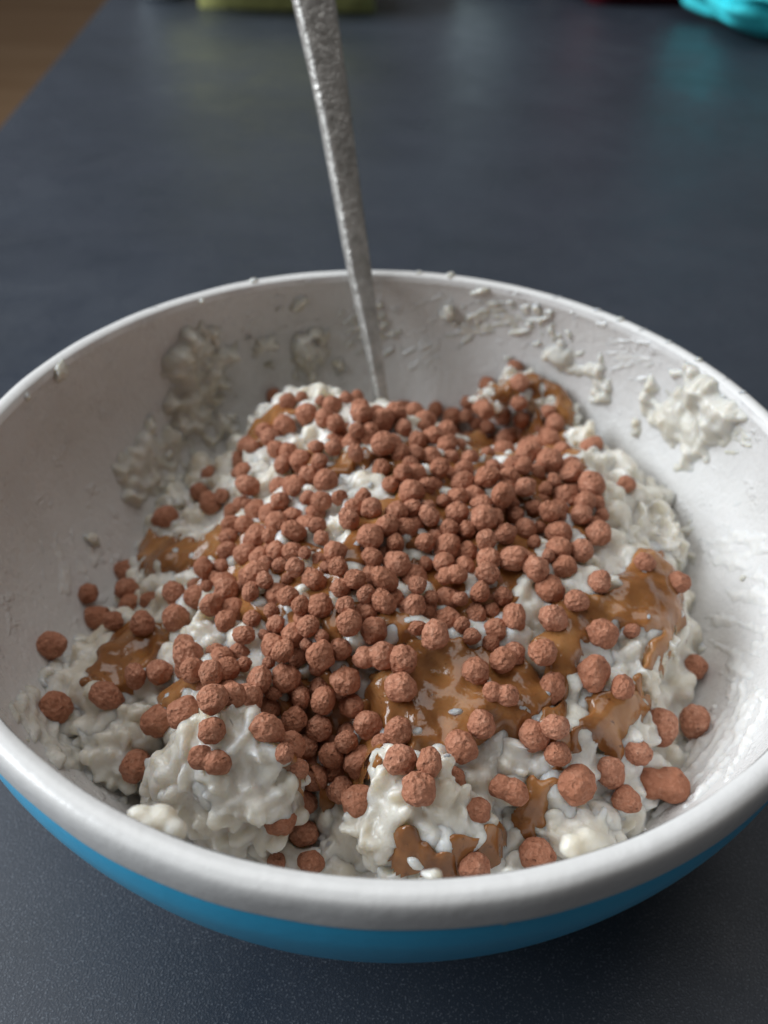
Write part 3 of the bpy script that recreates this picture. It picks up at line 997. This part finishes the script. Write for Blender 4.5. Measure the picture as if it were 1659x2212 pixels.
# where the photograph shows them: lists read off enlarged views (view origin, scale), then x, y, diameter
VIEWS = [
    ((800, 1450), 1.843, [(490, 175, 120), (600, 225, 125), (700, 190, 90), (730, 310, 175), (835, 215, 95), (920, 250, 135), (1020, 200, 105), (1095, 185, 95), (1125, 265, 140), (940, 375, 155), (1090, 425, 115), (1265, 360, 185), (1430, 270, 130), (1510, 290, 140), (1430, 410, 140), (1580, 400, 120), (1180, 480, 115), (1290, 530, 175), (1530, 500, 135), (1520, 590, 130), (1480, 670, 115),
        (470, 480, 155), (340, 545, 115), (255, 645, 135), (565, 665, 150), (800, 545, 115), (825, 650, 115), (925, 550, 115), (1085, 590, 135), (750, 750, 130), (1270, 700, 135), (1430, 730, 130), (1335, 815, 135), (1600, 830, 145), (310, 820, 170), (230, 730, 90), (540, 935, 145), (740, 910, 115), (835, 940, 155), (970, 910, 115), (1140, 910, 140), (1195, 985, 175), (1035, 1065, 155), (1485, 990, 145), (1610, 970, 105),
        (40, 950, 160), (120, 900, 110), (200, 1020, 135), (310, 960, 100), (190, 1120, 165), (160, 1290, 145), (310, 1320, 185), (330, 1220, 125), (470, 1190, 135), (580, 1080, 125), (640, 1150, 175), (630, 1300, 155), (650, 1410, 145), (810, 1110, 130), (840, 1200, 135), (1440, 1130, 180), (1590, 1230, 155), (1370, 1240, 145), (1205, 1330, 175), (1390, 1390, 185), (1590, 1390, 115),
        (820, 1350, 100), (870, 1410, 85), (960, 1410, 135), (780, 1500, 190), (300, 1480, 125), (430, 1510, 145), (330, 1590, 145), (155, 1580, 185), (80, 1490, 120), (600, 1620, 175), (690, 1690, 135), (830, 1690, 175), (980, 1560, 155), (1080, 1500, 145), (1160, 1610, 135), (1290, 1500, 205), (1290, 1660, 185), (1530, 1540, 150), (1500, 1710, 215), (1630, 1630, 110), (1010, 1690, 155), (1040, 1810, 205), (740, 1840, 155), (150, 1800, 155), (340, 1780, 145), (510, 1820, 145), (480, 1730, 115), (280, 1900, 150), (430, 1900, 95), (50, 1680, 165), (840, 1920, 125),
        (640, 850, 110), (430, 1390, 120), (540, 1400, 110), (720, 1310, 100), (1000, 1640, 110), (590, 1500, 100), (120, 1400, 110), (1530, 1850, 120)]),
    ((1600, 1450), 1.843, [(560, 110, 145), (760, -30, 115), (790, 80, 135), (790, 230, 135), (185, 280, 125), (30, 290, 140), (150, 400, 125), (320, 330, 155), (420, 230, 115), (550, 280, 125), (665, 320, 145), (1000, 290, 105), (1045, 370, 135), (1020, 500, 155), (920, 410, 105), (820, 460, 95), (560, 400, 115), (500, 490, 135), (700, 490, 155), (60, 490, 145), (290, 510, 115), (360, 530, 95), (440, 640, 145), (560, 600, 115), (870, 540, 155), (740, 670, 125), (820, 680, 125), (990, 665, 195), (1165, 725, 185), (1310, 540, 155), (1310, 820, 190), (215, 690, 145), (300, 620, 115), (165, 840, 195), (385, 800, 165), (560, 760, 175), (670, 900, 185), (835, 835, 165), (980, 850, 105), (1040, 790, 115), (1120, 910, 190), (900, 980, 125), (1010, 1010, 175), (1090, 1050, 85), (1240, 1030, 175), (1380, 1040, 115), (1360, 1170, 185), (1235, 1290, 185), (1080, 1170, 205), (770, 1040, 135), (830, 1130, 165), (940, 1120, 85), (520, 960, 155), (540, 1060, 185), (690, 1170, 165), (550, 1220, 155), (340, 1020, 175), (290, 1130, 145), (410, 1140, 125), (280, 1270, 185), (410, 1310, 150), (110, 1240, 155), (120, 1390, 115), (30, 990, 145), (140, 1040, 165), (30, 1120, 135), (300, 1470, -250), (130, 1540, 165), (190, 1640, 165), (50, 1700, 200), (740, 1350, 215), (560, 1450, 170), (640, 1520, 95), (510, 1590, 155), (670, 1620, 145), (360, 1640, 115), (910, 1420, 195), (1000, 1330, 105), (1115, 1410, 175), (1010, 1570, 225), (1200, 1650, 175), (1365, 1520, 195), (755, 1770, 205), (1035, 1780, 195), (480, 1750, 155), (590, 1720, 115), (290, 1790, 190), (370, 1830, 125), (180, 1900, 200), (440, 1900, 135), (1390, 1890, 205), (1600, 1870, 115), (1560, 820, 150),
        (450, 800, 110), (250, 930, 110), (740, 950, 110), (900, 1230, 110), (640, 990, 100), (930, 700, 100), (600, 680, 110), (1180, 860, 100), (480, 380, 110), (400, 320, 110), (1000, 900, 110)]),
    ((0, 1800), 1.659, [(1355, 100, 135), (1285, 200, 115), (1365, 280, 155), (1460, 240, 115), (1075, 365, 175), (815, 710, 165), (820, 830, 150), (555, 860, 145), (620, 1020, 175), (850, 940, 165), (740, 1040, 130), (920, 1060, 180), (1140, 1020, 195), (1130, 860, 155), (1180, 900, 125), (1310, 930, 185), (1270, 810, 95), (1340, 810, 85), (1330, 700, 150), (1410, 760, 115), (1460, 840, 185), (300, 1200, 190), (1480, 1030, 155), (1480, 580, 135), (1590, 610, 145), (360, 1595, 225), (690, 1530, 210), (880, 1390, 155), (1030, 1370, 195), (1220, 1270, 205), (1560, 1180, 195), (1580, 1320, 95), (960, 900, 110)]),
    ((400, 2400), 1.843, [(1080, 50, 135), (1250, 60, 155), (1470, 100, 155), (1300, 265, 175), (1170, 150, 95), (1060, 340, 115), (1130, 480, 205), (1320, 470, 190), (620, 310, 210), (820, 280, 155), (790, 420, 185), (890, 390, 175), (800, 610, 225), (590, 710, 245), (1030, 610, 250), (400, 770, 250), (790, 840, 210), (770, 1045, -340), (1190, 820, 240), (240, 1090, 230), (1280, 1490, 235), (1450, 1580, 195), (1460, 1360, 175), (1310, 1000, 160), (1400, 1100, 160), (1540, 1180, 185), (1380, 760, 205), (1560, 820, 205), (1640, 1290, 120), (1250, 1790, 160), (1500, 1790, 200), (1570, 290, 215), (1470, 220, 105), (1590, 620, 205), (1230, 560, 120), (1450, 950, 190), (1430, 600, 160), (1200, 340, 110)]),
    ((1200, 2300), 1.659, [(85, 110, 165), (430, 440, -290), (620, 460, 205), (605, 640, 205), (840, 360, 235), (250, 600, 195), (1080, 330, 175), (1090, 530, 170), (1270, 460, 185), (1340, 420, 150), (1190, 350, 105), (1250, 680, -255), (1530, 410, 205), (1580, 650, 205), (400, 880, 190), (590, 920, 190), (600, 1110, 215), (790, 1130, 190), (720, 1300, 220), (960, 1230, 165), (350, 1120, 230), (170, 1070, 185), (60, 1220, 180), (210, 1310, 165), (330, 1380, 230), (140, 900, 200), (1000, 1020, 225), (1130, 880, 195), (1480, 950, 215), (1600, 900, 175), (1620, 1070, 175), (1300, 1300, -300), (1100, 1440, 190), (1080, 1810, 220), (1490, 1730, 215), (250, 1000, 150), (480, 1000, 140)]),
    ((2000, 2100), 1.659, [(865, 160, 140), (1080, 290, 140), (1185, 840, 175), (530, 880, 215), (590, 640, 215), (820, 640, -250), (720, 970, 155), (420, 1600, 240), (640, 1520, 205), (810, 1390, 190), (970, 1230, 235), (1190, 1190, 215), (960, 1600, -390), (745, 1700, 185)]),
]
raw = []
for (ox, oy), sc, L in VIEWS:
    for x, y, d in L:
        raw.append(((x / sc + ox) / 1.80832, (y / sc + oy) / 1.80832, abs(d) / sc / 1.80832, d < 0))
spots = []
for a in raw:
    for b in spots:
        if math.hypot(a[0] - b[0], a[1] - b[1]) < .42 * min(a[2], b[2]) + (4 if not (a[3] or b[3]) else 12):
            break
    else:
        spots.append(a)

HEAP = np.array([(520, 960), (600, 850), (820, 870), (1050, 860), (1200, 920), (1310, 1050), (1310, 1180), (1180, 1280), (1100, 1370), (1050, 1420), (900, 1360), (790, 1500), (820, 1650), (640, 1740), (600, 1560), (420, 1500), (300, 1420), (400, 1260), (480, 1150)], float)
C0, R0, D0, DBL, PX = [], [], [], [], []
for px, py, d, dbl in spots:
    h = hit(px, py)
    if h is None:
        continue
    o, dr = ray(px, py)
    dep = depth_of(np.array(h[0]))
    r = .5 * d * dep / FPX * .96
    if dbl:
        r *= .80
    lift = (.95 if py < 905 and px > 1000 else .66) + .58 * sstep(poly_sd(np.array([px]), np.array([py]), HEAP)[0], 0, 60)
    C0.append(np.array(h[0]) - dr * r * lift); R0.append(r); D0.append(dr); DBL.append(dbl); PX.append((px, py))
NV = len(C0)
# puffs that show only in the gaps, lower in the heap
hp = HEAP
white_spots = [(760, 1030, 50), (745, 1150, 45), (570, 1010, 40), (650, 945, 40), (450, 1370, 40), (880, 1370, 50), (590, 900, 30), (1140, 1280, 40), (940, 1530, 110), (770, 1190, 45), (810, 1090, 45), (490, 1600, 60), (715, 1360, 30)]
tries = 0
while len(C0) < NV + 130 and tries < 9000:
    tries += 1
    px, py = rng.uniform(400, 1300), rng.uniform(860, 1720)
    if poly_sd(np.array([px]), np.array([py]), hp)[0] < 15 or any(math.hypot(px - a, py - b) < c for a, b, c in white_spots):
        continue
    h = hit(px, py); o, dr = ray(px, py); dep = depth_of(np.array(h[0]))
    r = rng.uniform(.025, .034)
    c = np.array(h[0]) - dr * r * .30
    if all(np.linalg.norm(c - c2) > .72 * (r + r2) for c2, r2 in zip(C0, R0)):
        C0.append(c); R0.append(r); D0.append(dr); DBL.append(False); PX.append((px, py))
Cc, Rr, Dd = np.array(C0), np.array(R0), np.array(D0)
start = Cc.copy()
for it in range(60):
    df = Cc[:, None] - Cc[None]
    ds = np.linalg.norm(df, axis=2) + np.eye(len(Cc)) * 9
    ov = .90 * (Rr[:, None] + Rr[None]) - ds
    ii, jj = np.where(np.triu(ov > 0, 1))
    mv = np.zeros_like(Cc)
    for i, j in zip(ii, jj):
        o_ = ov[i, j]
        s = np.sign((Cc[i] - Cc[j]) @ (Dd[i] + Dd[j])) or 1
        if i >= NV > j:
            s = 1
            mv[i] += Dd[i] * o_ * .4 + df[i, j] / ds[i, j] * o_ * .15
            continue
        # nearer one comes up the line of sight, farther one sinks, plus a little sideways
        n_ = df[i, j] / ds[i, j]
        mv[i] += s * Dd[i] * o_ * .28 + n_ * o_ * .10
        mv[j] -= s * Dd[j] * o_ * .28 + n_ * o_ * .10
    Cc = Cc + mv
    dlt = ((Cc - start) * Dd).sum(1)
    Cc -= Dd * (dlt - np.clip(dlt, -1.5 * Rr, .75 * Rr))[:, None]
    # never through the bowl
    rr = np.hypot(Cc[:, 0], Cc[:, 1]); lim = ri_z(np.clip(Cc[:, 2], -.76, -.004)) - Rr * .8
    f = np.where(rr > lim, lim / rr, 1); Cc[:, 0] *= f; Cc[:, 1] *= f

# ---- words: each puff is told apart by the landmark it lies at and its order there
ZONES = [(600, 880, 'on the white peak at the back left'), (720, 880, 'along the back edge left of the spoon'), (850, 900, 'at the foot of the spoon'), (980, 900, 'along the back edge right of the spoon'),
         (1120, 830, 'inside the sauce loop at the back right'), (1190, 930, 'below the sauce loop at the back right'), (540, 1030, 'down the left flank of the back left peak'), (670, 1030, 'left of the middle white patch'),
         (790, 1080, 'on the middle white patch'), (820, 960, 'behind the middle white patch'), (930, 1010, 'right of the middle white patch'), (1060, 990, 'in the crowded back right heap'), (1230, 1040, 'along the right edge of the heap'),
         (1100, 1110, 'in the crowded middle right heap'), (960, 1130, 'between the orange sauce and the right heap'), (1230, 1150, 'beside the pale lump on the right'), (430, 1060, 'in the shadow behind the left sauce tongue'), (480, 1170, 'right of the left sauce tongue'),
         (610, 1140, 'in the hollow left of the orange sauce'), (720, 1260, 'in front of the orange sauce'), (870, 1240, 'in the centre of the heap'), (1010, 1260, 'right of the centre of the heap'), (1170, 1270, 'on the white strip left of the caramel sheet'),
         (1350, 1350, 'on the wide caramel sheet at the right'), (260, 1300, 'in the dark corner by the left wall'), (430, 1290, 'on the left slope of the heap'), (560, 1290, 'in the left middle of the heap'), (590, 1400, 'above the front left white lump'),
         (450, 1420, 'around the orange pool at the front left'), (760, 1370, 'beside the yellow facet of sauce'), (900, 1400, 'behind the big caramel pool'), (1080, 1390, 'on the right shore of the big caramel pool'), (440, 1510, 'in a row behind the front left lump'),
         (700, 1490, 'left of the big caramel pool'), (660, 1600, 'in the cleft right of the front left lump'), (800, 1570, 'on the lower left shore of the caramel pool'), (1040, 1570, 'on the lower right shore of the caramel pool'), (1180, 1500, 'at the right end of the caramel pool'),
         (880, 1660, 'on top of the front white clump'), (640, 1760, 'in the gap between the two front lumps'), (1150, 1700, 'right of the front white clump'), (1320, 1670, 'at the lower right near the wall'), (1310, 1450, 'on the white lump at the right'), (640, 1855, 'half hidden behind the front rim')]
NUM = ['first', 'second', 'third', 'fourth', 'fifth', 'sixth', 'seventh', 'eighth', 'ninth', 'tenth', 'eleventh', 'twelfth', 'thirteenth', 'fourteenth', 'fifteenth', 'sixteenth']
SPECIAL = [((98, 1397), 'flat oval chocolate puff alone on the left wall, leftmost of all'), ((120, 1525), 'big dark round puff on the porridge at the far left'), ((228, 1505), 'round dark puff standing right of the far left one'),
           ((185, 1283), 'small dark puff alone on the left wall above the oval one'), ((1500, 1440), 'lone shaded puff low on the right wall'), ((1113, 790), 'topmost chocolate puff, perched on the sauce loop'),
           ((1052, 836), 'upright oval puff left of the sauce loop'), ((1352, 1048), 'blurred puff wedged between right wall and pale lump'), ((1500, 1556), 'square pink brown puff against the right wall'), ((1425, 1570), 'big elongated puff left of the square one'),
           ((1280, 966), 'pointed puff on white porridge right of the heap'), ((290, 1650), 'dark puff sunk in the gap at the front left'), ((775, 1730), 'smooth egg shaped puff left of the front white clump'), ((1025, 1845), 'puff resting behind the front lip, middle one'),
           ((1160, 1845), 'puff behind the front lip beside the smooth white dab'), ((1390, 1215), 'sauce coated puff on the peak of the caramel sheet'), ((1283, 1453), 'wide oval puff lying on the white lump at the right'), ((1467, 1262), 'dim puff behind the caramel sheet at the right')]
zone_of = {}
labels = {}
shown = [project(c) for c in Cc]
for (sx_, sy_), lab in SPECIAL:
    d = [math.hypot(a - sx_, b - sy_) if i not in labels else 1e9 for i, (a, b) in enumerate(shown[:NV])]
    i = int(np.argmin(d))
    if d[i] < 30:
        labels[i] = lab
for i in range(NV):
    if i in labels:
        continue
    if DBL[i]:
        continue
    a, b = shown[i]
    z = min(range(len(ZONES)), key=lambda q_: math.hypot(ZONES[q_][0] - a, (ZONES[q_][1] - b) * 1.2))
    zone_of.setdefault(z, []).append(i)
for z, L in zone_of.items():
    L.sort(key=lambda i: shown[i][0])
    for q_, i in enumerate(L):
        w = 'only one' if len(L) == 1 else 'leftmost' if q_ == 0 else 'rightmost' if q_ == len(L) - 1 else NUM[q_] + ' from left'
        labels[i] = f'{w} of the chocolate puffs {ZONES[z][2]}'
dl = {}
for i in range(NV):
    if DBL[i] and i not in labels:
        a, b = shown[i]
        z = min(range(len(ZONES)), key=lambda q_: math.hypot(ZONES[q_][0] - a, ZONES[q_][1] - b))
        labels[i] = f'double puff of two fused chocolate balls {ZONES[z][2]}'
        dl[i] = 1
LV, LF = puff_mesh(77, sub=3)
LN = len(LV)
under = [(LV * Rr[i]) @ rand_rot().T + Cc[i] for i in range(NV, len(Cc))]
me = mesh_data('cereal_puff_layer', np.vstack(under), np.vstack([LF + q_ * LN for q_ in range(len(under))]))
tag(obj('cereal_puff_layer', me, PUFF), 'shaded lower layer of chocolate cereal puffs in the gaps of the heap', 'cereal', None, 'stuff')
for i in range(NV):
    r = Rr[i]
    me = DOUBLE[i % 5] if DBL[i] else SINGLE[(i * 7) % 16]
    o = bpy.data.objects.new('cereal_puff', me)
    col.objects.link(o)
    o.location = tuple(Cc[i] * S)
    if DBL[i]:
        a = {0: 0}.get(0)
        right = Vector(rt)
        tilt = rng.uniform(-.5, .5)
        xdir = (Vector(rt) * math.cos(tilt) + Vector(up) * math.sin(tilt)).normalized()
        zdir = Vector(-fw); ydir = zdir.cross(xdir)
        o.rotation_euler = Matrix((xdir, ydir, zdir)).transposed().to_euler()
        s = r / UR * 1.05
        o.scale = (s, s, s)
    else:
        o.rotation_euler = tuple(rng.uniform(0, 6.28, 3))
        s = r / UR
        o.scale = tuple(s * (1 + rng.uniform(-.15, .15, 3)))
    tag(o, labels.get(i, 'shaded chocolate puff buried in the gaps under the top layer of the heap'), 'cereal puff', 'chocolate cereal puffs on the porridge')
print('puffs', NV, len(Cc), 'zones', max(len(L) for L in zone_of.values()))
